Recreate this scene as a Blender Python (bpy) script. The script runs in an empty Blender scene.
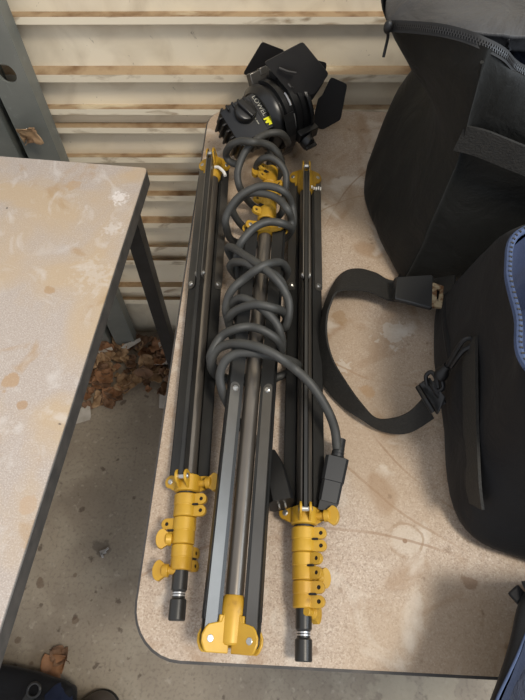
import bpy, bmesh, math, random
from mathutils import Vector, Matrix, noise, geometry
random.seed(7)
S = bpy.context.scene
COL = S.collection
# ---------------------------------------------------------------- camera
H = 1.28; PITCH = math.radians(60); F = 530.0
cam = bpy.data.cameras.new('camera'); camo = bpy.data.objects.new('camera', cam); COL.objects.link(camo)
camo.location = (0, 0, H); camo.rotation_euler = (math.radians(90)-PITCH, 0, 0)
cam.sensor_fit = 'VERTICAL'; cam.sensor_height = 24; cam.lens = F/700*24; cam.clip_start = 0.02
S.camera = camo
# ---------------------------------------------------------------- light
w = bpy.data.worlds.new('world'); S.world = w; w.use_nodes = True
w.node_tree.nodes['Background'].inputs[0].default_value = (0.90, 0.93, 1.0, 1)
w.node_tree.nodes['Background'].inputs[1].default_value = 0.84
def area(name, loc, target, size, power, col):
    l = bpy.data.lights.new(name, 'AREA'); l.size = size; l.energy = power; l.color = col
    o = bpy.data.objects.new(name, l); COL.objects.link(o); o.location = loc
    o.rotation_euler = (Vector(target)-Vector(loc)).to_track_quat('-Z', 'Y').to_euler()
    return o
area('ceiling_lamp_light', (0.80, -0.35, 2.9), (0.0, 0.45, 0.74), 0.45, 42, (1.0, 0.91, 0.78))
area('doorway_daylight', (2.1, -0.25, 1.95), (0, 0.3, 0.7), 1.8, 44, (0.72, 0.85, 1.0))
S.view_settings.view_transform = 'Standard'; S.view_settings.look = 'None'
S.view_settings.gamma = 1; S.view_settings.use_curve_mapping = False
S.view_settings.exposure = 0.0
# ---------------------------------------------------------------- pixel -> place
R_ = Vector((1, 0, 0)); U_ = Vector((0, math.sin(PITCH), math.cos(PITCH))); V_ = Vector((0, math.cos(PITCH), -math.sin(PITCH)))
CP = Vector((0, 0, H))
def ray(px, py): return V_ + R_*((px-262.5)/F) - U_*((py-350)/F)
def P(px, py, z):
    d = ray(px, py); return CP + d*((z-H)/d.z)
def PY(px, py, y):
    d = ray(px, py); return CP + d*(y/d.y)
# ---------------------------------------------------------------- materials
def srgb(c):
    return tuple(((v/255)/12.92 if v/255 <= .04045 else ((v/255+.055)/1.055)**2.4) for v in c)
def mat(name, col, rough=.6, metal=0, col2=None, scale=20, detail=4, bump=0, bscale=200, lo=.35, hi=.65, spec=.5, coat=0):
    m = bpy.data.materials.new(name); m.use_nodes = True
    nt = m.node_tree; b = nt.nodes['Principled BSDF']
    b.inputs['Base Color'].default_value = (*srgb(col), 1)
    b.inputs['Roughness'].default_value = rough; b.inputs['Metallic'].default_value = metal
    b.inputs['Specular IOR Level'].default_value = spec
    tc = nt.nodes.new('ShaderNodeTexCoord')
    c = None
    if col2:
        c = layer(nt, tc, None, srgb(col), srgb(col2), scale, lo, hi, detail)
        nt.links.new(c, b.inputs['Base Color'])
    if bump:
        n = nt.nodes.new('ShaderNodeTexNoise'); n.inputs['Scale'].default_value = bscale; n.inputs['Detail'].default_value = 3
        nt.links.new(tc.outputs['Object'], n.inputs['Vector'])
        bp = nt.nodes.new('ShaderNodeBump'); bp.inputs['Strength'].default_value = bump; bp.inputs['Distance'].default_value = .002
        nt.links.new(n.outputs['Fac'], bp.inputs['Height']); nt.links.new(bp.outputs['Normal'], b.inputs['Normal'])
    return m
def layer(nt, tc, base, c1, c2, scale, lo, hi, detail=4, vec=(1, 1, 1), dist=0, fac=1.0, off=(0, 0, 0)):
    """mix colour c2 over base (socket) or c1 by a thresholded noise"""
    mp = nt.nodes.new('ShaderNodeMapping'); mp.inputs['Scale'].default_value = vec; mp.inputs['Location'].default_value = off
    nt.links.new(tc.outputs['Object'], mp.inputs['Vector'])
    n = nt.nodes.new('ShaderNodeTexNoise'); n.inputs['Scale'].default_value = scale; n.inputs['Detail'].default_value = detail
    n.inputs['Distortion'].default_value = dist
    nt.links.new(mp.outputs['Vector'], n.inputs['Vector'])
    r = nt.nodes.new('ShaderNodeMapRange'); r.inputs['From Min'].default_value = lo; r.inputs['From Max'].default_value = hi
    r.inputs['To Max'].default_value = fac
    nt.links.new(n.outputs['Fac'], r.inputs['Value'])
    mx = nt.nodes.new('ShaderNodeMix'); mx.data_type = 'RGBA'
    nt.links.new(r.outputs['Result'], mx.inputs['Factor'])
    if base is None: mx.inputs['A'].default_value = (*c1, 1)
    else: nt.links.new(base, mx.inputs['A'])
    mx.inputs['B'].default_value = (*c2, 1)
    return mx.outputs['Result']
def layered(name, base, layers, rough=.6, bump=0, bscale=150, metal=0, spec=.5):
    m = mat(name, base, rough, metal, bump=bump, bscale=bscale, spec=spec); nt = m.node_tree
    tc = nt.nodes['Texture Coordinate']; c = None
    for l in layers:
        c = layer(nt, tc, c, srgb(base), srgb(l['c']), l['s'], l['lo'], l['hi'], l.get('d', 4), l.get('v', (1, 1, 1)), l.get('dist', 0), l.get('f', 1), l.get('off', (0, 0, 0)))
    nt.links.new(c, nt.nodes['Principled BSDF'].inputs['Base Color'])
    return m
def spot(m, px, py, r, col, z=.74, wob=.5, soft=.25, f=.8, ring=0, ns=60, nmask=None):
    '''stain, also painted pool of light, with its own shape: disc (or ring) round a point of the surface, edge broken by noise; world position is fixed'''
    nt = m.node_tree; b = nt.nodes['Principled BSDF']; cur = b.inputs['Base Color'].links[0].from_socket
    g = nt.nodes.new('ShaderNodeNewGeometry'); c = P(px, py, z) if not isinstance(px, Vector) else px
    n = nt.nodes.new('ShaderNodeTexNoise'); n.inputs['Scale'].default_value = ns; n.inputs['Detail'].default_value = 5
    nt.links.new(g.outputs['Position'], n.inputs['Vector'])
    d = nt.nodes.new('ShaderNodeVectorMath'); d.operation = 'DISTANCE'; nt.links.new(g.outputs['Position'], d.inputs[0]); d.inputs[1].default_value = c
    def mth(op, a, bb):
        q = nt.nodes.new('ShaderNodeMath'); q.operation = op
        for i, v_ in enumerate((a, bb)):
            if isinstance(v_, (int, float)): q.inputs[i].default_value = v_
            else: nt.links.new(v_, q.inputs[i])
        return q.outputs[0]
    w_ = ring if ring else r
    nn = mth('MULTIPLY', mth('SUBTRACT', n.outputs['Fac'], .5), wob*2*w_)
    dd = mth('ADD', d.outputs['Value'], nn)
    if ring: dd = mth('ABSOLUTE', mth('SUBTRACT', dd, r), 0)
    mr = nt.nodes.new('ShaderNodeMapRange'); mr.inputs['From Min'].default_value = w_; mr.inputs['From Max'].default_value = w_*(1-soft); mr.inputs['To Max'].default_value = f
    nt.links.new(dd, mr.inputs['Value']); fac = mr.outputs['Result']
    if nmask:
        n3 = nt.nodes.new('ShaderNodeTexNoise'); n3.inputs['Scale'].default_value = nmask; nt.links.new(g.outputs['Position'], n3.inputs['Vector'])
        m3 = nt.nodes.new('ShaderNodeMapRange'); m3.inputs['From Min'].default_value = .42; m3.inputs['From Max'].default_value = .58; nt.links.new(n3.outputs['Fac'], m3.inputs['Value'])
        fac = mth('MULTIPLY', fac, m3.outputs['Result'])
    mx = nt.nodes.new('ShaderNodeMix'); mx.data_type = 'RGBA'; nt.links.new(fac, mx.inputs['Factor']); nt.links.new(cur, mx.inputs['A']); mx.inputs['B'].default_value = (*srgb(col), 1)
    nt.links.new(mx.outputs['Result'], b.inputs['Base Color'])
M = {}; TZ_ = .74
M['laminate'] = layered('speckled_laminate', (176, 159, 142), [
    dict(c=(128, 110, 94), s=640, lo=.50, hi=.64, d=2, f=.6),
    dict(c=(206, 194, 178), s=560, lo=.54, hi=.66, d=2, f=.55, off=(3, 1, 0)),
    dict(c=(160, 138, 112), s=4.5, lo=.42, hi=.60, d=7, f=.55, dist=.8, off=(1.3, 0, 0)),
    dict(c=(140, 110, 78), s=11, lo=.56, hi=.66, d=8, f=.5, dist=1.6),
    dict(c=(204, 196, 184), s=8, lo=.56, hi=.66, d=9, f=.55, dist=2.2, off=(7, 3, 0)),
    dict(c=(112, 86, 60), s=55, lo=.67, hi=.72, d=3, f=.5)], rough=.5, bump=.05, bscale=300)
L1 = M['laminate']
spot(L1, 406, 540, .0155, (194, 184, 170), wob=.1, f=.4)
spot(L1, 406, 540, .0160, (140, 114, 86), ring=.0014, wob=2.4, ns=90, f=.6, nmask=60)
spot(L1, 405, 541, .0022, (120, 88, 60))
spot(L1, 468, 583, .008, (128, 98, 70), wob=1.2, ns=90, f=.7)
spot(L1, 340, 318, .010, (142, 112, 74), wob=1.2, f=.5)
spot(L1, 368, 392, .009, (160, 124, 80), wob=1.2, f=.5)
spot(L1, 343, 366, .009, (196, 188, 176), wob=1.6, ns=200, f=.5)
spot(L1, 393, 335, .015, (196, 188, 176), wob=2.2, ns=140, f=.5)
spot(L1, P(300, 620, TZ_)+Vector((.02, -.28, 0)), 0, .36, (134, 104, 76), ring=.0014, wob=2, f=.6, nmask=14, ns=20)
spot(L1, P(520, 450, TZ_)+Vector((.12, .20, 0)), 0, .33, (134, 104, 76), ring=.0012, wob=3, f=.6, nmask=12, ns=16)
spot(L1, P(470, 450, TZ_)+Vector((.20, .30, 0)), 0, .46, (140, 112, 84), ring=.0014, wob=3, f=.55, nmask=10, ns=18)
spot(L1, P(350, 200, TZ_)+Vector((.05, -.14, 0)), 0, .15, (146, 118, 90), ring=.0013, wob=3, f=.6, nmask=16, ns=22)
M['laminate_pale'] = layered('pale_speckled_laminate', (172, 160, 150), [
    dict(c=(150, 138, 130), s=600, lo=.50, hi=.64, d=2, f=.5),
    dict(c=(206, 198, 190), s=600, lo=.54, hi=.64, d=1, f=.4, off=(3, 1, 0)),
    dict(c=(182, 158, 124), s=7, lo=.46, hi=.62, d=6, f=.65, dist=.6, off=(.2, 0, 0)),
    dict(c=(164, 134, 96), s=16, lo=.60, hi=.70, d=6, f=.55, dist=.8),
    dict(c=(204, 200, 196), s=16, lo=.54, hi=.70, d=12, f=.42, dist=3, v=(1, .7, 1)),
    dict(c=(60, 50, 42), s=46, lo=.76, hi=.78, d=2, f=.7)], rough=.55, bump=.05, bscale=300)
L2 = M['laminate_pale']
spot(L2, 120, 198, .012, (216, 210, 206), wob=1.6, ns=260, soft=.5, f=.8)
spot(L2, 113, 228, .013, (204, 198, 192), wob=2.2, ns=220, soft=.6, f=.5)
spot(L2, 95, 275, .024, (200, 194, 186), wob=2.4, ns=160, soft=.7, f=.35)
spot(L2, 7, 208, .0018, (50, 44, 40), wob=.3)
spot(L2, 50, 291, .007, (160, 128, 88), wob=1.2, f=.6)
spot(L2, 10, 381, .012, (166, 130, 84), wob=1.2, f=.6)
spot(L2, 22, 405, .006, (160, 124, 80), wob=1.2, f=.6)
spot(L2, 30, 505, .010, (176, 148, 118), wob=1.2, f=.5)
spot(L2, 75, 185, .012, (172, 140, 98), wob=1.5, f=.5)
M['trim_dark'] = mat('dark_rubber_edge', (58, 56, 54), .5, col2=(76, 72, 68), scale=60)
M['wall'] = layered('cream_painted_steel', (228, 216, 192), [
    dict(c=(214, 201, 172), s=5, lo=.45, hi=.7, d=5, f=.5),
    dict(c=(214, 204, 184), s=9, lo=.5, hi=.7, d=5, f=.5, off=(4, 0, 0)),
    dict(c=(150, 128, 96), s=12, lo=.50, hi=.72, d=12, f=.3, dist=1), dict(c=(96, 78, 56), s=90, lo=.69, hi=.73, d=8, f=.5, dist=1.5, v=(1, 1, .6))], rough=.42)
M['dirt'] = layered('brown_dust', (160, 136, 104), [
    dict(c=(118, 90, 60), s=30, lo=.45, hi=.7, d=6), dict(c=(196, 180, 150), s=18, lo=.58, hi=.68, d=6, v=(.5, 1, 1))], rough=.9, bump=.3)
M['lip'] = layered('dirty_cream_lip', (220, 208, 184), [
    dict(c=(126, 100, 68), s=40, lo=.54, hi=.68, d=8, v=(.4, 1, 1), f=.7, dist=1)], rough=.5)
M['concrete'] = layered('stained_lit_concrete', (150, 138, 120), [
    dict(c=(116, 105, 92), s=5, lo=.38, hi=.66, d=7, f=.7), dict(c=(160, 150, 132), s=9, lo=.5, hi=.68, d=8, f=.6, dist=.5),
    dict(c=(172, 162, 146), s=60, lo=.62, hi=.70, d=4, f=.5), dict(c=(70, 54, 42), s=34, lo=.65, hi=.70, d=4, f=.7),
    dict(c=(110, 98, 84), s=140, lo=.5, hi=.7, d=3, f=.5)], rough=.6, bump=.3, bscale=60)
for (x_, y_, r_, c_) in ((40, 582, .012, (88, 64, 46)), (18, 640, .008, (84, 62, 46)), (32, 663, .006, (84, 60, 44)), (75, 620, .007, (92, 70, 52)), (45, 470, .02, (150, 138, 122)), (102, 548, .02, (80, 72, 64)), (395, 690, .05, (160, 150, 130)), (440, 690, .04, (158, 148, 128)), (75, 575, .006, (90, 70, 54))):  # the two largest pale spots paint light falling on the floor
    spot(M['concrete'], x_, y_, r_, c_, z=0, wob=1.3, ns=40, f=.6)
M['galv'] = layered('weathered_galvanised_steel', (112, 113, 106), [
    dict(c=(92, 95, 90), s=8, lo=.4, hi=.65, d=6), dict(c=(140, 142, 136), s=30, lo=.6, hi=.7, d=8, f=.4, dist=1.5)], rough=.5, metal=.1)
M['hole'] = mat('hole_shadow', (26, 22, 20), .9)
M['black_steel'] = mat('black_powder_coat', (24, 24, 26), .35, col2=(34, 34, 36), scale=40)
M['gold'] = layered('yellow_gold_anodised', (186, 146, 44), [dict(c=(170, 128, 34), s=30, lo=.4, hi=.7), dict(c=(120, 88, 30), s=60, lo=.66, hi=.74, f=.6, d=5)], rough=.4, metal=.1)
M['leg'] = mat('dark_anodised_channel', (50, 50, 49), .34, .5, col2=(60, 59, 57), scale=18)
M['leg_light'] = mat('grey_anodised_brace', (98, 95, 90), .28, .7, col2=(108, 105, 100), scale=22)
M['pole'] = mat('grey_anodised_tube', (104, 98, 91), .3, .7, col2=(116, 110, 102), scale=12)
M['pole_dark'] = mat('black_tube', (38, 37, 37), .35, .3)
M['screw'] = mat('zinc_screw', (190, 188, 182), .3, .9)
M['silver'] = mat('silver_ring', (196, 196, 196), .3, .7)
M['white'] = mat('white_paint_mark', (226, 224, 216), .7)
M['rubber'] = mat('grey_rubber_cord', (52, 52, 50), .55, col2=(60, 60, 57), scale=70)
M['plug'] = mat('black_plug_plastic', (34, 35, 36), .42)
M['plugdark'] = mat('deep_black_plastic', (14, 14, 15), .5)
M['lamp'] = mat('black_lamp_metal', (26, 26, 27), .32, .2, col2=(36, 36, 36), scale=50)
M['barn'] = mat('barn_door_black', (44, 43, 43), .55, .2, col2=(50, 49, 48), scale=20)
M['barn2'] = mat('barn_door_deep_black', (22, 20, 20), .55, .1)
M['yellow'] = mat('yellow_logo', (222, 220, 30), .5)
M['letter'] = mat('white_lettering', (164, 162, 150), .6)
M['web'] = mat('black_webbing', (27, 26, 23), .75, col2=(36, 34, 30), scale=300, bump=.4, bscale=500)
M['rust'] = layered('tarnished_buckle', (176, 160, 130), [dict(c=(112, 78, 50), s=120, lo=.45, hi=.6)], rough=.5, metal=.4)
M['paper'] = mat('white_paper', (192, 186, 176), .8, col2=(168, 160, 148), scale=30)
M['zip'] = mat('dark_zipper_teeth', (58, 57, 56), .35, .5)
M['ziptape'] = mat('zipper_tape', (30, 30, 30), .7)
def fabric(name, col, col2, rough=.7, bs=900, b=.25, wr=.0, sheen=.03):
    m = mat(name, col, rough, col2=col2, scale=9, bump=0); nt = m.node_tree; bsdf = nt.nodes['Principled BSDF']
    bsdf.inputs['Sheen Weight'].default_value = sheen; bsdf.inputs['Specular IOR Level'].default_value = .3
    tc = nt.nodes['Texture Coordinate']
    n = nt.nodes.new('ShaderNodeTexNoise'); n.inputs['Scale'].default_value = bs; n.inputs['Detail'].default_value = 2
    n2 = nt.nodes.new('ShaderNodeTexNoise'); n2.inputs['Scale'].default_value = 16; n2.inputs['Detail'].default_value = 5; n2.inputs['Distortion'].default_value = .8
    for q in (n, n2): nt.links.new(tc.outputs['Object'], q.inputs['Vector'])
    b1 = nt.nodes.new('ShaderNodeBump'); b1.inputs['Strength'].default_value = b; b1.inputs['Distance'].default_value = .001
    b2 = nt.nodes.new('ShaderNodeBump'); b2.inputs['Strength'].default_value = .5; b2.inputs['Distance'].default_value = wr
    nt.links.new(n.outputs['Fac'], b1.inputs['Height']); nt.links.new(n2.outputs['Fac'], b2.inputs['Height'])
    nt.links.new(b2.outputs['Normal'], b1.inputs['Normal']); nt.links.new(b1.outputs['Normal'], bsdf.inputs['Normal'])
    return m
M['bag'] = fabric('black_nylon', (15, 15, 13), (21, 21, 18), .62, wr=.012)
M['bag_navy'] = fabric('blue_black_nylon', (10, 11, 14), (15, 15, 18), .68, wr=.008)
M['lid'] = fabric('black_cloth_lit_grey', (48, 48, 50), (60, 60, 61), .48, wr=.02)  # light on the upward face painted in as a greyer cloth colour
M['denim'] = fabric('blue_lining', (36, 46, 72), (26, 33, 54), .8, wr=.006, b=.5)
M['denim_dark'] = fabric('dark_blue_lining', (34, 42, 62), (22, 27, 42), .6, wr=.02, b=.5)
M['piping'] = fabric('blue_stitched_piping', (66, 80, 110), (48, 60, 88), .6)
M['leaf'] = [layered('dry_leaf_tan', (160, 130, 96), [dict(c=(112, 84, 58), s=30, lo=.4, hi=.7, d=5)], rough=.8),
             layered('dry_leaf_brown', (116, 86, 62), [dict(c=(74, 56, 42), s=30, lo=.4, hi=.7, d=5)], rough=.8),
             layered('dry_leaf_orange', (142, 102, 70), [dict(c=(104, 72, 50), s=30, lo=.4, hi=.7, d=5)], rough=.8)]
# ---------------------------------------------------------------- object helpers
def link(name, me, m, parent=None, sharp=35):
    o = bpy.data.objects.new(name, me); COL.objects.link(o)
    for q in (m if isinstance(m, (list, tuple)) else [m]): me.materials.append(q)
    for p in me.polygons: p.use_smooth = True
    me.set_sharp_from_angle(angle=math.radians(sharp))
    if parent: o.parent = parent
    return o
def bmobj(name, bm, m, parent=None, sharp=35, bevel=0):
    bmesh.ops.recalc_face_normals(bm, faces=bm.faces[:])
    me = bpy.data.meshes.new(name); bm.to_mesh(me); bm.free()
    o = link(name, me, m, parent, sharp)
    if bevel:
        b = o.modifiers.new('bevel', 'BEVEL'); b.width = bevel; b.segments = 2; b.limit_method = 'ANGLE'; b.angle_limit = math.radians(40)
    return o
def tag(o, label=None, cat=None, group=None, kind=None):
    if label: o['label'] = label
    if cat: o['category'] = cat
    if group: o['group'] = group
    if kind: o['kind'] = kind
    return o
def empty(name, mtx, label, cat, group=None):
    o = bpy.data.objects.new(name, None); COL.objects.link(o); o.empty_display_size = .02
    if not isinstance(mtx, Matrix): mtx = Matrix.Translation(Vector(mtx))
    o.matrix_world = mtx
    return tag(o, label, cat, group)
def frame(dirv, up=Vector((0, 0, 1))):
    d = Vector(dirv).normalized()
    if abs(d.dot(up)) > .98: up = Vector((0, 1, 0))
    x = d.cross(up).normalized(); z = x.cross(d).normalized()
    return x, d, z
def a_box(bm, c, hx, hy, hz):      # hx,hy,hz half-axis vectors
    c, hx, hy, hz = map(Vector, (c, hx, hy, hz)); vs = []
    for k in (-1, 1):
        for j in (-1, 1):
            for i in (-1, 1): vs.append(bm.verts.new(c+hx*i+hy*j+hz*k))
    for f in ((0, 2, 3, 1), (4, 5, 7, 6), (0, 1, 5, 4), (2, 6, 7, 3), (0, 4, 6, 2), (1, 3, 7, 5)): bm.faces.new([vs[i] for i in f])
def a_lathe(bm, p, d, prof, n=20, caps=True, sq=(1, 1), up=Vector((0, 0, 1))):   # prof: (along, radius)
    x, y, z = frame(d, up); p = Vector(p); rings = []
    for (t, r) in prof:
        rings.append([bm.verts.new(p+y*t+(x*math.cos(a)*sq[0]+z*math.sin(a)*sq[1])*r) for a in [2*math.pi*i/n for i in range(n)]])
    for A, B in zip(rings, rings[1:]):
        for i in range(n): bm.faces.new((A[i], A[(i+1) % n], B[(i+1) % n], B[i]))
    if caps: bm.faces.new(rings[0][::-1]); bm.faces.new(rings[-1])
def catmull(pts, sub=6, closed=False):
    pts = [Vector(p) for p in pts]; n = len(pts); out = []
    for i in range(n if closed else n-1):
        g = (lambda k: pts[k % n]) if closed else (lambda k: pts[max(0, min(n-1, k))])
        p0, p1, p2, p3 = g(i-1), g(i), g(i+1), g(i+2)
        for s in range(sub):
            t = s/sub
            out.append(.5*((2*p1)+(p2-p0)*t+(2*p0-5*p1+4*p2-p3)*t*t+(3*p1-p0-3*p2+p3)*t**3))
    if not closed: out.append(pts[-1])
    return out
def a_tube(bm, path, r, n=10):
    path = [Vector(p) for p in path]; rings = []; x = None
    for i, p in enumerate(path):
        t = (path[min(i+1, len(path)-1)]-path[max(i-1, 0)]).normalized()
        if x is None: x = t.orthogonal().normalized()
        x = (x-t*x.dot(t)).normalized(); y = t.cross(x)
        rr = r[i] if isinstance(r, list) else r
        rings.append([bm.verts.new(p+(x*math.cos(a)+y*math.sin(a))*rr) for a in [2*math.pi*k/n for k in range(n)]])
    for A, B in zip(rings, rings[1:]):
        for i in range(n): bm.faces.new((A[i], A[(i+1) % n], B[(i+1) % n], B[i]))
    bm.faces.new(rings[0][::-1]); bm.faces.new(rings[-1])
def a_prism(bm, pts, thick):        # planar polygon in 3D + thickness vector; supports holes via list of loops
    loops = pts if isinstance(pts[0], (list, tuple)) and not isinstance(pts[0], Vector) and hasattr(pts[0][0], '__len__') else [pts]
    loops = [[Vector(p) for p in l] for l in loops]; thick = Vector(thick)
    tri = geometry.tessellate_polygon(loops); flat = [p for l in loops for p in l]
    b = [bm.verts.new(p) for p in flat]; t = [bm.verts.new(p+thick) for p in flat]
    for a in tri:
        bm.faces.new([b[i] for i in a]); bm.faces.new([t[i] for i in reversed(a)])
    k = 0
    for l in loops:
        n = len(l)
        for i in range(n): bm.faces.new((b[k+i], b[k+(i+1) % n], t[k+(i+1) % n], t[k+i]))
        k += n
def a_ellipsoid(bm, c, hx, hy, hz, seg=16):
    r = bmesh.ops.create_uvsphere(bm, u_segments=seg, v_segments=seg//2+2, radius=1)
    m = Matrix((hx, hy, hz)).transposed()
    for v in r['verts']: v.co = m @ v.co + Vector(c)
def rrect(x0, x1, y0, y1, radii, n=8):   # radii order: SW, SE, NE, NW
    out = []
    for (cx, cy, a0, r) in ((x0+radii[0], y0+radii[0], 180, radii[0]), (x1-radii[1], y0+radii[1], 270, radii[1]), (x1-radii[2], y1-radii[2], 0, radii[2]), (x0+radii[3], y1-radii[3], 90, radii[3])):
        for i in range(n+1):
            a = math.radians(a0+90*i/n); out.append((cx+r*math.cos(a), cy+r*math.sin(a)))
    return out
# ================================================================ SETTING
bm = bmesh.new(); a_box(bm, (0, 0, -.05), (3, 0, 0), (0, 3.0, 0), (0, 0, .05))
tag(bmobj('floor', bm, M['concrete']), kind='structure')
# lapped steel wall: profile swept along x
WY = .80
def zW(py, y=WY): return PY(262, py, y).z
ribs = [(-65, -57, -52), (12.5, 18, 21.5), (66, 75, 79.5), (105, 110, 112.5), (123, 128.5, 131), (154, 158, 160.5), (173, 176, 179), (191, 196, 199), (216, 223, 226), (245, 247.5, 250), (259, 261, 263), (282, 287, 291), (297, 300, 302)]
prof = [(WY, 1.9, 0)]; OUT = .783
zs = 1.18
for k in range(6, 0, -1):   # ribs above the frame
    z = zW(12.5)+.085*k
    prof += [(WY, z, 0), (OUT, z-.008, 1), (OUT, z-.016, 2), (WY, z-.019, 0)]
for (a, b, c) in ribs[1:]:
    prof += [(WY, zW(a), 0), (OUT, zW(b, OUT), 1), (OUT, zW(c, OUT), 2), (WY, zW(c, OUT)-.003, 0)]
prof += [(WY, -.02, 0)]
bm = bmesh.new(); xs = [-1.6+i*.1 for i in range(37)]; prev = None; rows = []
for x in xs: rows.append([bm.verts.new((x, y+.0012*noise.noise(Vector((x*5, z*9, 0))), z)) for (y, z, k) in prof])
for A, B in zip(rows, rows[1:]):
    for j in range(len(prof)-1):
        f = bm.faces.new((A[j], B[j], B[j+1], A[j+1])); f.material_index = prof[j+1][2]
me = bpy.data.meshes.new('wall_back'); bm.to_mesh(me); bm.free()
wall = link('wall_back', me, [M['wall'], M['dirt'], M['lip']], sharp=20); tag(wall, kind='structure')
sm = wall.modifiers.new('thick', 'SOLIDIFY'); sm.thickness = .004; sm.offset = -1 
# galvanised upright
PYF = .745
c0 = PY(67, 157, PYF); c1 = PY(25, 150, PYF); top = 1.45
er = empty('steel_upright', (c0.x-.03, PYF, 0), 'weathered grey galvanised steel upright with a round hole, against cream wall', 'steel post')
def loc(o, root): return o
rx = c0.x-.013; lx = c1.x
hc = PY(5, 74, PYF); hr = .013
bm = bmesh.new()
outer = [Vector((lx, 0, 0)), Vector((rx, 0, 0)), Vector((rx, 0, top)), Vector((lx, 0, top))]
hole = [Vector((hc.x+.003+hr*math.cos(a), 0, hc.z+hr*1.15*math.sin(a))) for a in [-2*math.pi*i/24 for i in range(24)]]
a_prism(bm, [outer, hole], (0, .004, 0))
for v in bm.verts: v.co -= Vector((c0.x-.03, 0, 0))
bmobj('front_flange', bm, M['galv'], er)
bm = bmesh.new(); ox = c0.x-.03
a_box(bm, (rx-.002-ox, .018, top/2), (.002, 0, 0), (0, .014, 0), (0, 0, top/2)); bmobj('side_web', bm, M['galv'], er)
bm = bmesh.new()
a_box(bm, (lx+.002-ox, .02, top/2), (.002, 0, 0), (0, .016, 0), (0, 0, top/2))
a_box(bm, (lx-.007-ox, .034, top/2), (.012, 0, 0), (0, .002, 0), (0, 0, top/2)); bmobj('inner_web', bm, M['galv'], er)
bm = bmesh.new()
a_box(bm, (lx-.065-ox, .002, top/2), (.05, 0, 0), (0, .002, 0), (0, 0, top/2))
a_box(bm, (lx-.017-ox, .018, top/2), (.002, 0, 0), (0, .014, 0), (0, 0, top/2)); bmobj('rear_flange', bm, M['galv'], er)

# ================================================================ TABLES
TZ = .74
def table(name, corner_nw, ang, L, W, radii, lam, label, legs, right=True, t=.022, edge=.0025):
    rt = empty(name, Matrix.Translation((corner_nw[0], corner_nw[1], 0)) @ Matrix.Rotation(ang, 4, 'Z'), label, 'table', 'folding tables')
    x0, x1 = (0, L) if right else (-L, 0)
    sh = rrect(x0, x1, -W, 0, radii)
    bm = bmesh.new(); a_prism(bm, [Vector((x, y, TZ-t)) for x, y in sh], (0, 0, t)); bmobj('tabletop', bm, lam, rt)
    o2 = rrect(x0-edge, x1+edge, -W-edge, edge, [r+edge for r in radii]); i2 = [(x, y) for x, y in rrect(x0+.001, x1-.001, -W+.001, -.001, [max(r-.001, .001) for r in radii])]
    bm = bmesh.new(); n = len(o2)
    ring = [[bm.verts.new((x, y, z)) for x, y in s] for s, z in ((i2, TZ-.0012), (o2, TZ-.0022), (o2, TZ-t-.0015), (i2, TZ-t-.0015))]
    for k in range(4):
        A, B = ring[k], ring[(k+1) % 4]
        if k == 3: continue
        for i in range(n): bm.faces.new((A[i], A[(i+1) % n], B[(i+1) % n], B[i]))
    e = bmobj('edge_trim', bm, M['trim_dark'], rt); tag(e, 'dark rubber edge trim')
    for (lx_, ly_) in legs:
        bm = bmesh.new(); zc = (TZ-t)/2
        a_box(bm, (lx_, ly_, zc), (.0125, 0, 0), (0, .002, 0), (0, 0, zc))
        a_box(bm, (lx_-.0105, ly_+.014, zc), (.002, 0, 0), (0, .014, 0), (0, 0, zc))
        a_box(bm, (lx_+.0105, ly_+.009, zc), (.002, 0, 0), (0, .009, 0), (0, 0, zc))
        l = bmobj('leg', bm, M['black_steel'], rt); l['label'] = 'black angled steel leg'
    bm = bmesh.new()
    for yy in (-.06, -W+.06): a_box(bm, ((x0+x1)/2, yy, TZ-t-.012), (L/2-.08, 0, 0), (0, .01, 0), (0, 0, .012))
    bmobj('rail', bm, M['black_steel'], rt)
    return rt
nw = P(210, 107, TZ); sw = P(129, 658, TZ)
angR = -math.atan2(nw.x-sw.x, nw.y-sw.y)
table('folding_table', (nw.x, nw.y), angR, 1.5, (nw-sw).length, [.045, .045, .045, .045], M['laminate'], 'folding table with rounded corners and stained speckled beige top, holding the light stands', [(.22, -.08), (.22, -.68), (1.35, -.08), (1.35, -.68)])
ne = P(147, 168, TZ); se = P(0, 627, TZ)
angL = -math.atan2(ne.x-se.x, ne.y-se.y)
table('folding_table', (ne.x, ne.y), angL, 1.5, .80, [.01, .006, .006, .01], M['laminate_pale'], 'bare folding table with pale speckled top and a dark square edge, at the left', [(-.030, -.045), (-.030, -.74), (-1.4, -.05), (-1.4, -.74)], right=False, t=.024, edge=.001)

# ================================================================ LIGHT STANDS
def sy(A, B, py):      # distance from A along AB at which the photo row py is met
    lo, hi = -0.1, 1.2
    def row(t):
        p = A+(B-A)*t-CP; return 350-F*p.dot(U_)/p.dot(V_)
    inc = row(1) > row(0)
    for _ in range(50):
        m = (lo+hi)/2
        if (row(m) < py) == inc: lo = m
        else: hi = m
    return lo*(B-A).length
def a_lug(bm, c, out, along, nrm, r=.0055, reach=.009, th=.0022):
    """rounded ear: c on the sleeve, reaching out; flat face along nrm, drilled"""
    c, out, along, nrm = Vector(c), Vector(out).normalized(), Vector(along).normalized(), Vector(nrm).normalized()
    e = c+out*reach; pts = [c-along*r, e-along*r]
    pts = [c-out*.004+along*r, c-out*.004-along*r]+[e+(-along*math.cos(a)+out*math.sin(a))*r for a in [math.pi*i/10 for i in range(11)]]
    hol = [e+(along*math.cos(a)+out*math.sin(a))*(r*.36) for a in [2*math.pi*i/10 for i in range(10)]]
    a_prism(bm, [[p-nrm*th for p in pts], [p-nrm*th for p in hol]], nrm*th*2)
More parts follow.
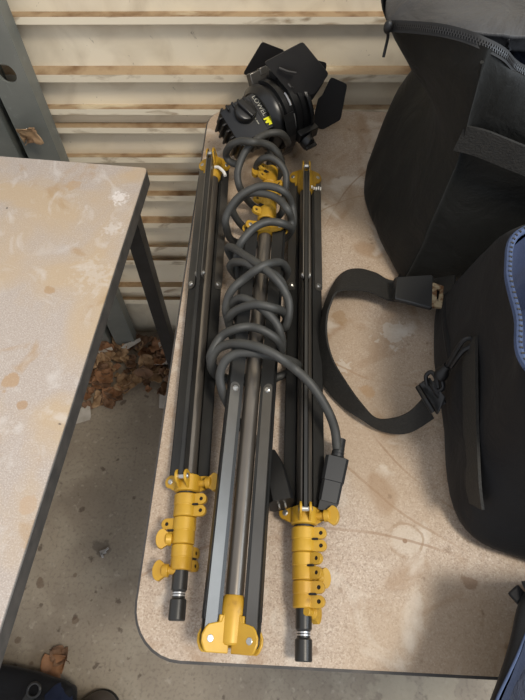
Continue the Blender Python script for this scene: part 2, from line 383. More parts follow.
def knob(root, c, d, r=.008):
    """wing knob on a stem"""
    c, d = Vector(c), Vector(d).normalized(); x, y, z = frame(d)
    bm = bmesh.new(); a_lathe(bm, c-d*.008, d, [(0, .0035), (.008, .0035), (.009, .0058), (.014, .0058), (.015, .004)], 14)
    w0 = x if abs(x.y) > abs(z.y) else z; n0 = d.cross(w0).normalized()
    pts = [c+d*.003-w0*.0045, c+d*.003+w0*.0045]+[c+d*.009+(w0*math.cos(a)*.0090+d*math.sin(a)*.0062) for a in [math.pi*k/10 for k in range(11)]]
    a_prism(bm, [p-n0*.0030 for p in pts], n0*.0060)
    o = bmobj('wing_knob', bm, M['gold'], root, bevel=.0016); o['label'] = 'yellow wing knob'
def stand(A, B, label, angs, rows, rin, rout, clamps, knobs, flip, marks=(), long_spigot=True, brace_row=None, yoke_knob=None, brace_out=True):
    A, B = Vector(A), Vector(B); x, y, z = frame(B-A)
    mtx = Matrix((x, y, z)).transposed().to_4x4(); mtx.translation = A
    rt = empty('light_stand', mtx, label, 'light stand', 'folded light stands')
    g = lambda py: sy(A, B, py)
    yh0, yoke, brk = g(rows['hub']), g(rows['yoke']), g(rows['screw'])
    fx = -1 if flip else 1     # image-right in local x
    Y = Vector((0, 1, 0)); PR = rows.get('pr', .0078)
    # tube
    y_end = g(rows['spig0'])
    bm = bmesh.new(); a_lathe(bm, (0, .0, 0), Y, [(yh0, PR), (y_end, PR)], 24); bmobj('pole', bm, M['pole'], rt)
    # foot hub
    bm = bmesh.new(); a_lathe(bm, (0, 0, 0), Y, [(yh0-.004, .0095), (yh0-.002, .011), (yh0+.022, .0115), (yh0+.03, .0105), (yh0+.034, .0085)], 24)
    scr = []
    for a in angs:
        rd = Vector((math.cos(a)*fx, 0, math.sin(a))); tg = rd.cross(Y)
        for s in (-1, 1):
            pts = []
            for (r_, yy) in ((.004, .022), (.0095, .021), (.0125, .013), (rout-.004, .0105), (rout-.0015, .008), (rout+.001, .003), (rout+.001, -.003), (rout-.0015, -.008), (rout-.004, -.0100), (.004, -.0100)):
                pts.append(rd*r_+Y*(yh0+yy)+tg*(s*.0044-.0012))
            a_prism(bm, pts, tg*.0024)
        a_box(bm, rd*.010+Y*(yh0+.006), rd*.004, Y*.012, tg*.005)
        scr.append((rd*(rout-.004)+Y*(yh0+.0), tg))
    bmobj('foot_hub', bm, M['gold'], rt, bevel=.0008)
    for a in angs:
        rd = Vector((math.cos(a)*fx, 0, math.sin(a))); tg = rd.cross(Y)
        if tg.z < 0: tg = -tg
        # leg : open channel
        bm = bmesh.new(); y0, y1 = yh0+.014, yoke-.004
        rc = (rin+rout)/2; hr_ = (rout-rin)/2; hl = Y*((y1-y0)/2); ym = (y0+y1)/2
        for s in (-1, 1): a_box(bm, rd*rc+Y*ym+tg*(s*.0021), rd*hr_, hl, tg*.0005)
        a_box(bm, rd*(rout-.0006)+Y*ym, rd*.0006, hl, tg*.0026)
        a_box(bm, rd*(rin+.003)+Y*(y0+.005), rd*.003, Y*.004, tg*.003)
        lg = bmobj('leg', bm, M['leg'], rt)
        # brace lying on the leg
        bm = bmesh.new(); b0, b1 = yh0-.001, brk+.006; w2 = .0052
        off = tg*.0052
        pts = []
        for i in range(9):
            t = math.pi*i/8; pts.append(rd*(rc+.0015+w2*math.cos(t))+Y*(b1+w2*math.sin(t)))
        for i in range(9):
            t = math.pi+math.pi*i/8; pts.append(rd*(rc+.0015+w2*math.cos(t))+Y*(b0+w2*math.sin(t)))
        a_prism(bm, [p+tg*.0027 for p in pts], tg*.0013)
        a_prism(bm, [p-tg*.0027 for p in pts], tg*-.0013)
        bmobj('brace', bm, M['leg_light'], rt)
        for nm, yy, rr in (('screw', brk+.004, .0032), ('screw', yh0, .0036)):
            bm = bmesh.new(); q = rd*(rc+.0015)+Y*yy
            a_lathe(bm, q-tg*.0060, tg, [(0, rr*.7), (.001, rr), (.0110, rr), (.0120, rr*.7)], 12)
            a_box(bm, q+tg*.0061, rd*rr*.7, Y*.0004, tg*.0002)
            bmobj(nm, bm, M['screw'], rt)
    # sliding yoke
    bm = bmesh.new(); a_lathe(bm, (0, 0, 0), Y, [(yoke-.008, .0105), (yoke-.007, .0125), (yoke+.008, .0125), (yoke+.009, .0105)], 24)
    for a in angs:
        rd = Vector((math.cos(a)*fx, 0, math.sin(a))); tg = rd.cross(Y)
        for s in (-1, 1):
            pts = [rd*(.010)+Y*(yoke+.008)+tg*s*.0056, rd*.010+Y*(yoke-.008)+tg*s*.0056]
            for i in range(9):
                t = -math.pi/2+math.pi*i/8; pts.append(rd*(rout-.004+.0065*math.cos(t))+Y*(yoke-.003+.0065*math.sin(t))+tg*s*.0056)
            a_prism(bm, pts, tg*s*-.0022)
    bmobj('leg_yoke', bm, M['gold'], rt, bevel=.0007)
    for a in angs:
        rd = Vector((math.cos(a)*fx, 0, math.sin(a))); tg = rd.cross(Y); q = rd*(rout-.004)+Y*(yoke-.003)
        bm = bmesh.new(); a_lathe(bm, q-tg*.0066, tg, [(0, .002), (.001, .003), (.0122, .003), (.0132, .002)], 12); bmobj('screw', bm, M['screw'], rt)
    if yoke_knob: knob(rt, Vector((fx*.018*yoke_knob, yoke, .004)), Vector((fx*yoke_knob, 0, .35)), .009)
    # neck + clamps
    ya = g(clamps[0][0]); yb = g(clamps[-1][1])
    bm = bmesh.new(); a_lathe(bm, (0, 0, 0), Y, [(yoke, .0095), (ya+.004, .0095)], 20); bmobj('neck_tube', bm, M['pole_dark'], rt)
    r = .0118
    for i, (r0, r1, side, up_) in enumerate(clamps):
        a0, a1 = g(r0), g(r1); L_ = a1-a0; rr = r-.0008*i
        bm = bmesh.new(); a_lathe(bm, (0, 0, 0), Y, [(a0, rr-.001), (a0+.001, rr), (a0+L_*.46, rr), (a0+L_*.5, rr-.0007), (a0+L_*.54, rr-.0003), (a1-.0012, rr-.0003), (a1-.0002, rr-.0014)], 28)
        d = Vector((fx*side, 0, up_)).normalized(); nn = d.cross(Y); 
        if nn.z < 0: nn = -nn
        for fr in (.25, .75): a_lug(bm, d*(rr-.001)+Y*(a0+L_*fr)+nn*.003, d, Y, nn, r=.0052, reach=.006)
        bmobj('clamp_collar', bm, M['gold'], rt, bevel=.0004)
        bm = bmesh.new(); a_box(bm, d*(rr*.80)+Y*(a0+L_*.5)+nn*.0055, d*.0050, Y*.0009, nn*.0016)  # dark box and discs stand in for shade in slot and ear holes
        for fr in (.25, .75): a_lathe(bm, d*(rr+.005)+Y*(a0+L_*fr)+nn*.0005, nn, [(0, .0019), (.0035, .0019)], 10)
        s_ = bmobj('clamp_shade', bm, M['hole'], rt); s_['label'] = 'dark pieces painted as the shade in clamp slot and ear holes'
    for (row, side, up_) in knobs: knob(rt, Vector((fx*side*.0100, g(row), .002)), Vector((fx*side, 0, up_)))
    # spigot
    s0, s1 = g(rows['spig0']), g(rows['spig1'])
    L_ = s1-s0
    bm = bmesh.new(); a_lathe(bm, (0, 0, 0), Y, [(s0-.003, .0072), (s0+L_*.40, .0072), (s0+L_*.44, .0058), (s0+L_*.56, .0058), (s0+L_*.60, .0075), (s1-.001, .0075), (s1, .0066)], 24)
    sp = bmobj('spigot', bm, M['leg'], rt); sp['label'] = 'dark steel spigot tip'
    bm = bmesh.new()
    for fr in (.45, .50): a_lathe(bm, (0, 0, 0), Y, [(s0+L_*fr, .0060), (s0+L_*fr+.0012, .0060)], 24)
    bmobj('spigot_ring', bm, M['silver'], sp)
    return rt, g, fx
D = math.radians
rt, g, fx = stand(P(213.5, 172, .762), P(176.5, 621, .762), 'folded dark light stand with yellow fittings, leftmost of the three on the table', [D(102), D(208), D(330)],
      dict(hub=163, yoke=484, screw=279, spig0=570, spig1=621), .009, .0215, [(495, 518, 1, .25), (518, 545, -1, -.2), (545, 571, .6, -1)], [(540, -1, .2), (571, -1, -.1)], True, yoke_knob=1)
bm = bmesh.new()
def a_blob(bm, pts, r):
    a_tube(bm, catmull(pts, 4), r, 8)
a_blob(bm, [Vector((-.003, g(174), .012)), Vector((-.009, g(175), .013)), Vector((-.016, g(179), .012)), Vector((-.018, g(182), .011))], .0022)
bmobj('tape_scrap', bm, M['white'], rt)
rt, g, fx = stand(P(305.5, 178, .762), P(303.5, 663, .762), 'folded dark light stand with six yellow clamp ears, nearest the strap loop', [D(90), D(205), D(335)],
      dict(hub=176, yoke=516, screw=281, spig0=608, spig1=662), .009, .0215, [(528, 553, 1, .3), (553, 581, .8, .6), (581, 609, 1, .4)], [(577, 1, -.5), (612, .6, -.9)], True, yoke_knob=1)
bm = bmesh.new()
for k in range(5):
    a_box(bm, (-.008-.003*k, g(193)+random.uniform(-.002, .002), .0105-.001*k), (.0009, 0, 0), (0, .002+.001*random.random(), 0), (0, 0, .0008))
bmobj('paint_mark', bm, M['white'], rt)
bm = bmesh.new(); a_box(bm, (-.0005, g(445), .0085), (.0018, 0, 0), (0, .014, 0), (0, 0, .0006)); bmobj('paper_tag', bm, M['white'], rt)
MID_A = P(231, 636, .779); MID_B = P(272.5, 150, .785)
rt, g, fx = stand(MID_A, MID_B, 'folded dark light stand wrapped in coiled cable, lying between the other two', [D(28), D(152), D(270)],
      dict(hub=640, yoke=232, screw=398, spig0=170, spig1=150, pr=.0082), .0115, .027, [(222, 200, -1, .5), (200, 186, 1, .5), (186, 170, -1, .7)], [(174, -1, .1)], False, yoke_knob=None)
# white scuff on the tube by the hub
bm = bmesh.new()
for k, (dx, dy) in enumerate(((0, 0), (.002, .003), (0, .006), (-.001, .009))):
    a_box(bm, (-.0075+dx*.6, g(612)+dy, .0035), (.0012, .0004, .0005), (-.0003, .0011, 0), (0, 0, .0012))
bmobj('paint_mark', bm, M['white'], rt)

# ================================================================ LAMP
fa = lambda r, u, w_: (R_*r+U_*u-V_*w_)
ax = fa(.8, .5, -.3).normalized(); tx = fa(.53, -.848, 0).normalized(); nx = tx.cross(ax).normalized()
LC = PY(274, 114, .668)
mtx = Matrix((tx, ax, nx)).transposed().to_4x4(); mtx.translation = LC
lamp = empty('lamp_head', mtx, 'small black focusing lamp head with barn doors lying at the back of the table', 'stage light')
Y = Vector((0, 1, 0)); ZUP = Vector((0, 0, 1))
bm = bmesh.new()
a_lathe(bm, (0, 0, 0), Y, [(-.026, .030), (-.028, .038), (-.022, .045), (-.016, .046), (-.015, .042), (-.009, .042), (-.008, .0475), (-.001, .0475), (0, .043), (.006, .043), (.007, .048), (.013, .048), (.014, .0445), (.018, .0445), (.019, .047), (.025, .047), (.026, .044), (.030, .043)], 40)
bmobj('lamp_barrel', bm, M['lamp'], lamp, sharp=40)
bm = bmesh.new()
for a0, a1 in ((.25, .95), (1.2, 1.6)):
    pth = [Vector((math.cos(a)*.0448, .0032, math.sin(a)*.0448)) for a in [a0+(a1-a0)*i/10 for i in range(11)]]
    a_tube(bm, pth, .0016, 6)
bmobj('chrome_strip', bm, M['silver'], lamp)
bm = bmesh.new(); a_lathe(bm, (0, .0, 0), Y, [(.028, .049), (.031, .050), (.034, .049), (.034, .045), (.028, .045)], 40, caps=False); bmobj('front_ring', bm, M['lamp'], lamp)
bm = bmesh.new(); a_lathe(bm, (0, 0, 0), Y, [(.031, .004), (.032, .045)], 32); bmobj('lens', bm, M['plugdark'], lamp)
# rear housing
bm = bmesh.new()
pts = [Vector((-.027, -.078, .012)), Vector((-.029, -.060, .021)), Vector((-.027, -.020, .030)), Vector((-.02, -.02, -.026)), Vector((-.027, -.078, -.024))]
a_prism(bm, [Vector((-.027, -.078, -.022)), Vector((-.027, -.078, .014)), Vector((-.027, -.062, .024)), Vector((-.027, -.018, .028)), Vector((-.027, -.018, -.024))], (.054, 0, 0))
for k in range(5):
    a_box(bm, (-.020+.010*k, -.080, -.003), (.0016, 0, 0), (0, .004, 0), (0, 0, .016))
for k in range(5):
    a_box(bm, (.0285, -.074+.011*k, 0), (.002, 0, 0), (0, .0018, 0), (0, 0, .017))
    a_box(bm, (-.0285, -.074+.011*k, 0), (.002, 0, 0), (0, .0018, 0), (0, 0, .017))
for k in range(4):
    a_box(bm, (-.024, -.070+.009*k, .0235+.001*k), (.004, 0, 0), (0, .0016, 0), (0, 0, .002))
bmobj('lamp_housing', bm, M['lamp'], lamp, bevel=.001)
bm = bmesh.new(); a_lathe(bm, (-.007, -.053, .024), ZUP, [(0, .015), (.005, .0155), (.009, .0145), (.010, .012)], 24, up=Vector((0, 1, 0)))
a_box(bm, (-.007, -.053, .036), (.013, .004, 0), (-.0014, .0045, 0), (0, 0, .0035)); bmobj('focus_knob', bm, M['lamp'], lamp, bevel=.0012)
bm = bmesh.new(); a_box(bm, (.0, -.029, .0275), (.024, 0, 0), (0, .007, .0008), (0, 0, .0006)); nameplate = bmobj('nameplate', bm, M['plugdark'], lamp)
def text(s, size, loc_, xdir, ydir, m, parent, name):
    cu = bpy.data.curves.new(name, 'FONT'); cu.body = s; cu.size = size; cu.extrude = .0003; cu.resolution_u = 3; cu.align_x = 'CENTER'; cu.align_y = 'CENTER'
    to = bpy.data.objects.new(name, cu); COL.objects.link(to); bpy.context.view_layer.update()
    me = bpy.data.meshes.new_from_object(to.evaluated_get(bpy.context.evaluated_depsgraph_get()))
    bpy.data.objects.remove(to); x = Vector(xdir).normalized(); y = Vector(ydir).normalized(); z = x.cross(y)
    mm = Matrix((x, y, z)).transposed().to_4x4(); mm.translation = Vector(loc_); me.transform(mm)
    me.materials.clear(); return link(name, me, m, parent)
text('LOWEL', .0094, (-.007, -.030, .0284), (1, 0, 0), (0, 1, .1), M['letter'], nameplate, 'lettering')
bm = bmesh.new(); a_prism(bm, [Vector((x, y, .0285)) for x, y in ((.012, -.036), (.014, -.036), (.015, -.031), (.017, -.036), (.019, -.036), (.020, -.031), (.023, -.034), (.023, -.024), (.020, -.026), (.018, -.023), (.015, -.025), (.012, -.023))], (0, 0, .0005)); bmobj('logo', bm, M['yellow'], nameplate)
bm = bmesh.new()
for k in range(3):
    a_box(bm, (-.004+.008*k, -.0445, .0265), (.003, 0, 0), (0, .0007, 0), (0, 0, .0004))
bmobj('dial_mark', bm, M['letter'], lamp)
# yoke bracket, tilt knob, clips
bm = bmesh.new()
pth = [Vector((math.cos(a)*.056, -.012, math.sin(a)*.056)) for a in [D(-60+ i*10) for i in range(13)]]
for p, q in zip(pth, pth[1:]): a_box(bm, (p+q)/2, (q-p)/2*1.05, Y*.008, ((p+q)/2).normalized()*.0012)
bmobj('yoke_bracket', bm, M['lamp'], lamp)
bm = bmesh.new(); kc = Vector((.050, .012, .012)); a_lathe(bm, kc, Vector((1, .1, .1)), [(0, .004), (.006, .005), (.007, .010), (.016, .010), (.018, .008)], 18)
a_box(bm, kc+Vector((.019, .002, .002)), (.003, 0, 0), (0, .009, 0), (0, 0, .0025)); bmobj('tilt_knob', bm, M['lamp'], lamp, bevel=.0008)
for a in (D(15), D(128), D(170)):
    bm = bmesh.new(); rd = Vector((math.cos(a), 0, math.sin(a)))
    a_box(bm, rd*.052+Y*.020, rd*.005, Y*.016, rd.cross(Y)*.008); a_lathe(bm, rd*.055+Y*.02, rd, [(0, .005), (.004, .005), (.005, .003)], 12); bmobj('door_clip', bm, M['lamp'], lamp, bevel=.001)
bm = bmesh.new(); a_box(bm, (-.046, -.002, .02), (.003, 0, .005), (0, .016, 0), (-.008, 0, .006)); a_box(bm, (-.050, .004, .026), (.002, 0, .004), (0, .006, 0), (-.004, 0, .003)); bmobj('door_latch', bm, M['leg_light'], lamp, bevel=.001)
# barn doors (world points -> lamp local)
inv = mtx.inverted()
def door(pts, m, lab=None, th=.0016, ys=None):
    W_ = [PY(x, y, f) for (x, y, f) in pts]
    nrm = (W_[1]-W_[0]).cross(W_[2]-W_[0]).normalized()
    base = W_[0]
    W_ = [p-nrm*(p-base).dot(nrm) for p in W_]
    L_ = [inv @ p for p in W_]; t = inv.to_3x3() @ nrm*th
    # round the corners
    out = []
    n = len(L_)
    for i in range(n):
        a, b, c = L_[i-1], L_[i], L_[(i+1) % n]; r = .0035
        u, v = (a-b), (c-b); r = min(r, u.length*.4, v.length*.4)
        p, q = b+u.normalized()*r, b+v.normalized()*r
        out += [p, (p+q+b*2)/4, q]
    bm = bmesh.new(); a_prism(bm, out, t); o = bmobj('barn_door', bm, m, lamp)
    if lab: o['label'] = lab
    return o
door([(243, 74, .735), (262, 42, .738), (285, 51, .738), (279, 78, .733), (267, 84, .731)], M['barn2'], 'deep black barn door leaf at the back')
door([(300, 56, .745), (327, 63, .748), (324, 82, .742), (311, 100, .738), (297, 98, .738)], M['barn2'], 'black barn door leaf behind the big one')
door([(264, 62.5, .655), (303, 42, .665), (329, 74, .668), (315, 95, .660), (304, 99, .655), (292, 97, .650)], M['barn'], 'large grey-black barn door leaf')
door([(312, 126, .704), (318, 99, .714), (322, 96, .715), (331, 77, .722), (347, 83, .724), (340, 117, .716), (323, 131, .698)], M['barn2'], 'stepped black barn door leaf at the side')
door([(296, 104, .700), (307, 97, .704), (311, 112, .702), (303, 118, .698)], M['barn2'])
bm = bmesh.new()
for (x0, y0, x1, y1, f) in ((279, 68, 296, 73, .655), (288, 84, 293, 88, .650)):
    a_tube(bm, [inv @ PY(x0, y0, f), inv @ PY((x0+x1)/2, (y0+y1)/2+1, f-.002), inv @ PY(x1, y1, f)], .0018, 8)
bmobj('door_rib', bm, M['barn'], lamp)

# ================================================================ POWER CABLE
ckr = .0047
ZT, ZS, ZB = .815, .785, .749
A_ = [(288, 143, .80), (285, 137, .815), (279, 133, .825), (267, 134, .828), (255, 141, .828), (246, 150.5, .82), (240, 163, .81), (237.5, 176, .80), (241, 190, .785), (252, 205, ZB), (275, 222, ZB),
      (289, 231, ZS), (291, 219, .80), (287, 209, ZT), (278, 199, ZT), (266, 194, ZT), (251, 193, ZT-.003), (240, 199, .80), (233, 212, ZS), (250, 232, ZB), (280, 240, ZB),
      (292, 228, ZS), (292, 206, .80), (283, 191, ZT+.005), (262, 186, ZT+.007), (241, 195, ZT), (228, 212, .80), (226, 226, ZS), (235, 242, ZB), (270, 244, ZB),
      (290, 231, ZS), (284, 224, .812), (268, 222, ZT), (254, 228, ZT), (242, 241, .81), (238, 252, .80), (237, 268, ZS), (248, 295, ZB), (270, 318, ZB),
      (283, 328, ZS), (288, 319, .80), (289, 304, .81), (285, 292, ZT), (275, 278, ZT+.009), (261, 266, ZT+.009), (245.5, 256, ZT), (231, 247, .80), (229, 252, ZS), (245, 275, ZB), (270, 290, ZB),
      (284, 292, ZS), (280, 280, .805), (268, 271, ZT), (254, 267, ZT), (244, 262.5, .812), (233.5, 262.5, .80), (231, 269, ZS), (245, 282, ZB), (275, 284, ZB),
      (287, 273, ZS), (281.5, 263, .81), (268, 264, ZT+.01), (256, 270, ZT+.01), (244, 279, ZT), (233.5, 288, .81), (227.5, 300, .80), (227, 316, ZS), (240, 345, ZB), (265, 358, ZB),
      (281, 349, ZS), (280, 333, .805), (275, 322, .812), (264, 310, ZT+.002), (252, 302, ZT), (242, 298, .812), (233.5, 302, .80), (231, 309, ZS), (245, 328, ZB), (270, 335, ZB),
      (286, 322, ZS), (283, 312, .805), (273, 308, ZT+.006), (256, 304.5, ZT+.008), (239, 309, .812), (230, 316, .80), (229, 324, ZS), (240, 350, ZB), (268, 362, ZB),
      (281, 352, ZS), (278, 341, .805), (264, 331, ZT), (250, 327, ZT), (236, 329, ZT), (222, 336, .805), (213, 350, .80), (211, 362, ZS), (225, 378, ZB+.002), (260, 382, ZB+.002), (285, 374, ZB),
      (298, 366, .775), (286, 359.5, .805), (263, 354, ZT), (240, 353, ZT), (226, 360, .81), (220, 375, .80), (222, 390, .79), (228, 404, .775), (240, 425, ZB+.002), (260, 444, ZB+.004), (272, 456, .756)]
B_ = [(263, 372, ZB+.002), (235, 380, ZB+.003), (217, 376, .765), (211, 364, .788), (216, 351, .80), (226, 345, .808), (240, 343.5, ZT+.006), (258, 347, ZT+.012), (272, 353, ZT+.012), (283, 360, ZT+.008), (295, 369, .812), (309, 382, .808), (320, 397, .800), (329, 413, .79), (335, 430, .778), (337, 448, .768)]
C_ = [(256, 168, .79), (258, 163, .80), (262, 159, .81), (270, 157.5, .815), (279, 163, .812), (285.5, 173, .805), (286, 186, .795), (284, 200, .78), (280, 215, .765), (262, 222, ZB)]
D_ = [(238, 165, .79), (229, 161, .79), (226, 153.5, .80), (231, 145, .822), (241, 141, .832), (252, 142, .836), (262, 143, .83), (272, 147, .822), (279, 156, .81), (282, 168, .79), (276, 180, .77)]
cab = empty('power_cable', P(258, 290, TZ), 'grey rubber power cable coiled loosely round the middle folded light stand', 'power cable')
base = P(258, 290, TZ)
def relpath(L_, sub=6): return catmull([P(*q)-base for q in L_], sub)
bm = bmesh.new()
for L_ in (A_, B_, C_, D_): a_tube(bm, relpath(L_), ckr if L_ is not C_ else .0044, 12)
bmobj('cord', bm, M['rubber'], cab, sharp=60)
def plug(p0, p1, segs, tip, roll=0, relief=True, cavity=True, m='plug'):
    """rectangular moulded connector from p0 to p1; segs: (t, halfwidth, halfheight)"""
    p0, p1 = Vector(p0)-base, Vector(p1)-base; x, y, z = frame(p1-p0); L_ = (p1-p0).length; bm = bmesh.new(); rings = []
    x, z = x*math.cos(roll)+z*math.sin(roll), z*math.cos(roll)-x*math.sin(roll)
    for (t, a, b) in segs:
        c = min(a, b)*.3
        rings.append([bm.verts.new(p0+y*L_*t+x*u+z*v) for u, v in ((-a+c, -b), (a-c, -b), (a, -b+c), (a, b-c), (a-c, b), (-a+c, b), (-a, b-c), (-a, -b+c))])
    for A, B in zip(rings, rings[1:]):
        for i in range(8): bm.faces.new((A[i], A[(i+1) % 8], B[(i+1) % 8], B[i]))
    bm.faces.new(rings[0][::-1]); bm.faces.new(rings[-1])
    o = bmobj('plug', bm, M[m], cab, sharp=30)
    if relief:
        bm = bmesh.new()
        for k in range(5): a_lathe(bm, p0-y*(.002+.0036*k), y, [(-.0011, .0068-.0004*k), (.0011, .0068-.0004*k)], 14)
        a_lathe(bm, p0-y*.02, y, [(0, .0054), (.02, .006)], 12)
        bmobj('strain_relief', bm, M['plug'], o)
    return o, p0, p1, x, y, z
o, p0, p1, x, y, z = plug(P(337, 458, .764), P(328, 503, .760), [(0, .0095, .0075), (.02, .0115, .009), (.55, .0110, .009), (.56, .0102, .008), (1, .0098, .008)], 0)
o['label'] = 'black rectangular socket connector'
bm = bmesh.new(); a_box(bm, p1+y*.004, x*.0085, y*.005, z*.0065); bmobj('connector_tip', bm, M['plugdark'], o)
o, p0, p1, x, y, z = plug(P(271, 452, .757), P(282, 505, .770), [(0, .0042, .004), (.25, .0085, .006), (.45, .0105, .009), (.72, .0115, .0105), (1, .0118, .0115)], 0, relief=False, m='plugdark')
o['label'] = 'tapered black plug with two pins'
bm = bmesh.new()
for s in (-1, 1):
    a_box(bm, p1+x*s*.003+y*.0006+z*.001, x*.0008, y*.003, z*.0018)
bmobj('pin', bm, M['screw'], o)
bm = bmesh.new(); a_lathe(bm, p0+y*.03+z*.008-x*.004, z, [(0, .0016), (.001, .0016)], 10); a_lathe(bm, p0+y*.033+z*.008+x*.005, z, [(0, .0016), (.001, .0016)], 10); bmobj('screw', bm, M['leg_light'], o)

# ================================================================ BAGS
def ring_at(rs, z):
    """rs: {z: [pts]}, interpolated"""
def loft(name, rings, m, parent, nper=8, vs=5, cap0=False, cap1=False, amp=.003, fr=9, closed=True, seed=0):
    R = [catmull([Vector(p) for p in r], nper, closed) for r in rings]
    cols = [catmull([R[k][i] for k in range(len(R))], vs) for i in range(len(R[0]))]
    bm = bmesh.new(); V = []
    for k in range(len(cols[0])):
        row = []
        for i in range(len(cols)):
            p = cols[i][k]
            d = noise.noise_vector(p*fr+Vector((seed, 0, 0)))*amp+noise.noise_vector(p*fr*3+Vector((seed, 5, 0)))*amp*.35
            if k == 0 and cap0: d.z = 0
            row.append(bm.verts.new(p+d))
        V.append(row)
    n = len(cols)
    for A, B in zip(V, V[1:]):
        for i in range(n if closed else n-1): bm.faces.new((A[i], A[(i+1) % n], B[(i+1) % n], B[i]))
    for cap, row in ((cap0, V[0]), (cap1, V[-1])):
        if cap:
            c = Vector((0, 0, 0))
            for v in row: c += v.co
            c = bm.verts.new(c/len(row))
            for i in range(n): bm.faces.new((row[i], row[(i+1) % n], c))
    return bmobj(name, bm, m, parent, sharp=70)
def ribbon(name, path, wvec, hw, th, m, parent, sub=5):
    """flat band: path pts, width vectors"""
    C = catmull(path, sub); W = catmull(wvec, sub); bm = bmesh.new(); rows = []
    for i, (c, w_) in enumerate(zip(C, W)):
        t = (C[min(i+1, len(C)-1)]-C[max(i-1, 0)]).normalized(); w_ = w_.normalized(); n = t.cross(w_).normalized()
        rows.append([bm.verts.new(c+w_*hw*a+n*th*b) for a, b in ((-1, -1), (1, -1), (1, 1), (-1, 1))])
    for A, B in zip(rows, rows[1:]):
        for i in range(4): bm.faces.new((A[i], A[(i+1) % 4], B[(i+1) % 4], B[i]))
    bm.faces.new(rows[0][::-1]); bm.faces.new(rows[-1])
    return bmobj(name, bm, m, parent, sharp=50)
def zipper(path, nrm, parent, w_=.004, tooth=.0022, pitch=.0034, tapem='ziptape', toothm='zip', name='zipper'):
    C = catmull(path, 8); o = ribbon(name, path, nrm, w_*1.8, .0008, M[tapem], parent)
    bm = bmesh.new(); acc = 0; last = C[0]; W = catmull(nrm, 8)
    seg = []
    for a, b, w1 in zip(C, C[1:], W):
        L_ = (b-a).length; t = (b-a).normalized()
        while acc < L_:
            seg.append((a+t*acc, t, w1)); acc += pitch
        acc -= L_
    for i, (p, t, w1) in enumerate(seg):
        w1 = w1.normalized(); n = t.cross(w1).normalized()
        for s in (-1, 1): a_box(bm, p+w1*s*tooth*.8+t*(pitch*.25*s), w1*tooth, t*pitch*.22, n*.0018)
    bmobj('zipper_teeth', bm, M[toothm], o)
    return o
v = Vector
# --- bag 1: big black holdall at the back
b1 = empty('holdall_bag', (.40, .52, TZ), 'large black holdall with webbing band and open zip at the back right of the table', 'bag')
O1 = v((.40, .52, TZ))
def rel(O, pts): return [v(p)-O for p in pts]
T1 = 1.028
rings = [
 [(.176, .420, .743), (.160, .50, .743), (.152, .575, .743), (.18, .655, .743), (.30, .70, .743), (.62, .70, .743), (.66, .50, .743), (.62, .34, .743), (.40, .385, .743), (.26, .410, .743), (.19, .415, .743)],
 [(.173, .412, .760), (.150, .50, .755), (.146, .578, .75), (.18, .67, .76), (.30, .71, .76), (.63, .71, .76), (.67, .50, .76), (.63, .33, .76), (.40, .375, .76), (.26, .404, .76), (.186, .409, .76)],
 [(.180, .418, .82), (.172, .51, .82), (.177, .60, .82), (.19, .68, .82), (.30, .715, .82), (.63, .715, .82), (.67, .50, .82), (.63, .32, .82), (.40, .365, .82), (.27, .400, .82), (.196, .417, .82)],
 [(.190, .430, .90), (.193, .52, .895), (.205, .60, .897), (.205, .67, .89), (.30, .71, .90), (.63, .71, .90), (.67, .50, .90), (.63, .32, .90), (.40, .370, .895), (.28, .405, .90), (.204, .428, .905)],
 [(.187, .428, .96), (.168, .50, .945), (.160, .54, .940), (.17, .62, .945), (.28, .69, .96), (.62, .70, .96), (.66, .50, .96), (.62, .33, .95), (.40, .385, .95), (.28, .41, .955), (.200, .427, .965)],
 [(.178, .420, 1.01), (.145, .475, 1.008), (.1180, .505, 1.004), (.135, .60, 1.005), (.27, .68, 1.01), (.61, .69, 1.01), (.65, .50, 1.0), (.61, .34, .985), (.40, .40, .975), (.27, .428, .99), (.192, .422, 1.010)],
 [(.1745, .421, 1.036), (.145, .465, 1.028), (.1175, .499, 1.008), (.135, .59, 1.01), (.27, .67, 1.015), (.60, .68, 1.015), (.64, .50, 1.0), (.60, .35, .985), (.40, .41, .980), (.235, .432, 1.000), (.190, .424, 1.028)],
]
loft('bag_body', [rel(O1, r) for r in rings], M['bag'], b1, nper=7, vs=6, cap0=True, amp=.0035, fr=11)
# corner seam piping
bm = bmesh.new(); a_tube(bm, catmull(rel(O1, [P(482, 62, 1.028), P(474, 100, .985), P(462, 150, .925), P(440, 190, .87), P(419, 237, .80), P(399, 277, .747)]), 6), .0016, 8)
bmobj('corner_seam', bm, M['bag'], b1)
# webbing band
pth = [PY(459, 138, .4255), PY(480, 143, .417), PY(505, 153, .407), PY(528, 162, .399)]+[v((.36, .368, .915)), v((.50, .342, .915)), v((.61, .318, .915))]
ribbon('webbing_band', rel(O1, [pth[0], pth[1], pth[2], pth[3], pth[4], pth[5], pth[6]]), [v((.1, .02, 1))]*7, .0135, .0014, M['web'], b1)
# zip along the mouth
rim = [PY(387, 26, .497), PY(410, 27, .473), PY(440, 30, .447), PY(465, 36, .432), PY(482, 43, .424), PY(503, 54, .424), PY(526, 73, .430), v((.30, .425, .985)), v((.42, .405, .978))]
zipper(rel(O1, rim), [v((0, .5, .8))]*9, b1, w_=.0026, tooth=.0013, pitch=.0024)
bm = bmesh.new(); a_tube(bm, catmull(rel(O1, [PY(387, 27, .49), PY(388, 36, .492), PY(386, 46, .492), PY(383.5, 57, .49)]), 5), .0014, 8); a_ellipsoid(bm, PY(388, 27, .488)-O1, v((.004, 0, 0)), v((0, .004, 0)), v((0, 0, .006)))
bmobj('zipper_pull', bm, M['plugdark'], b1)
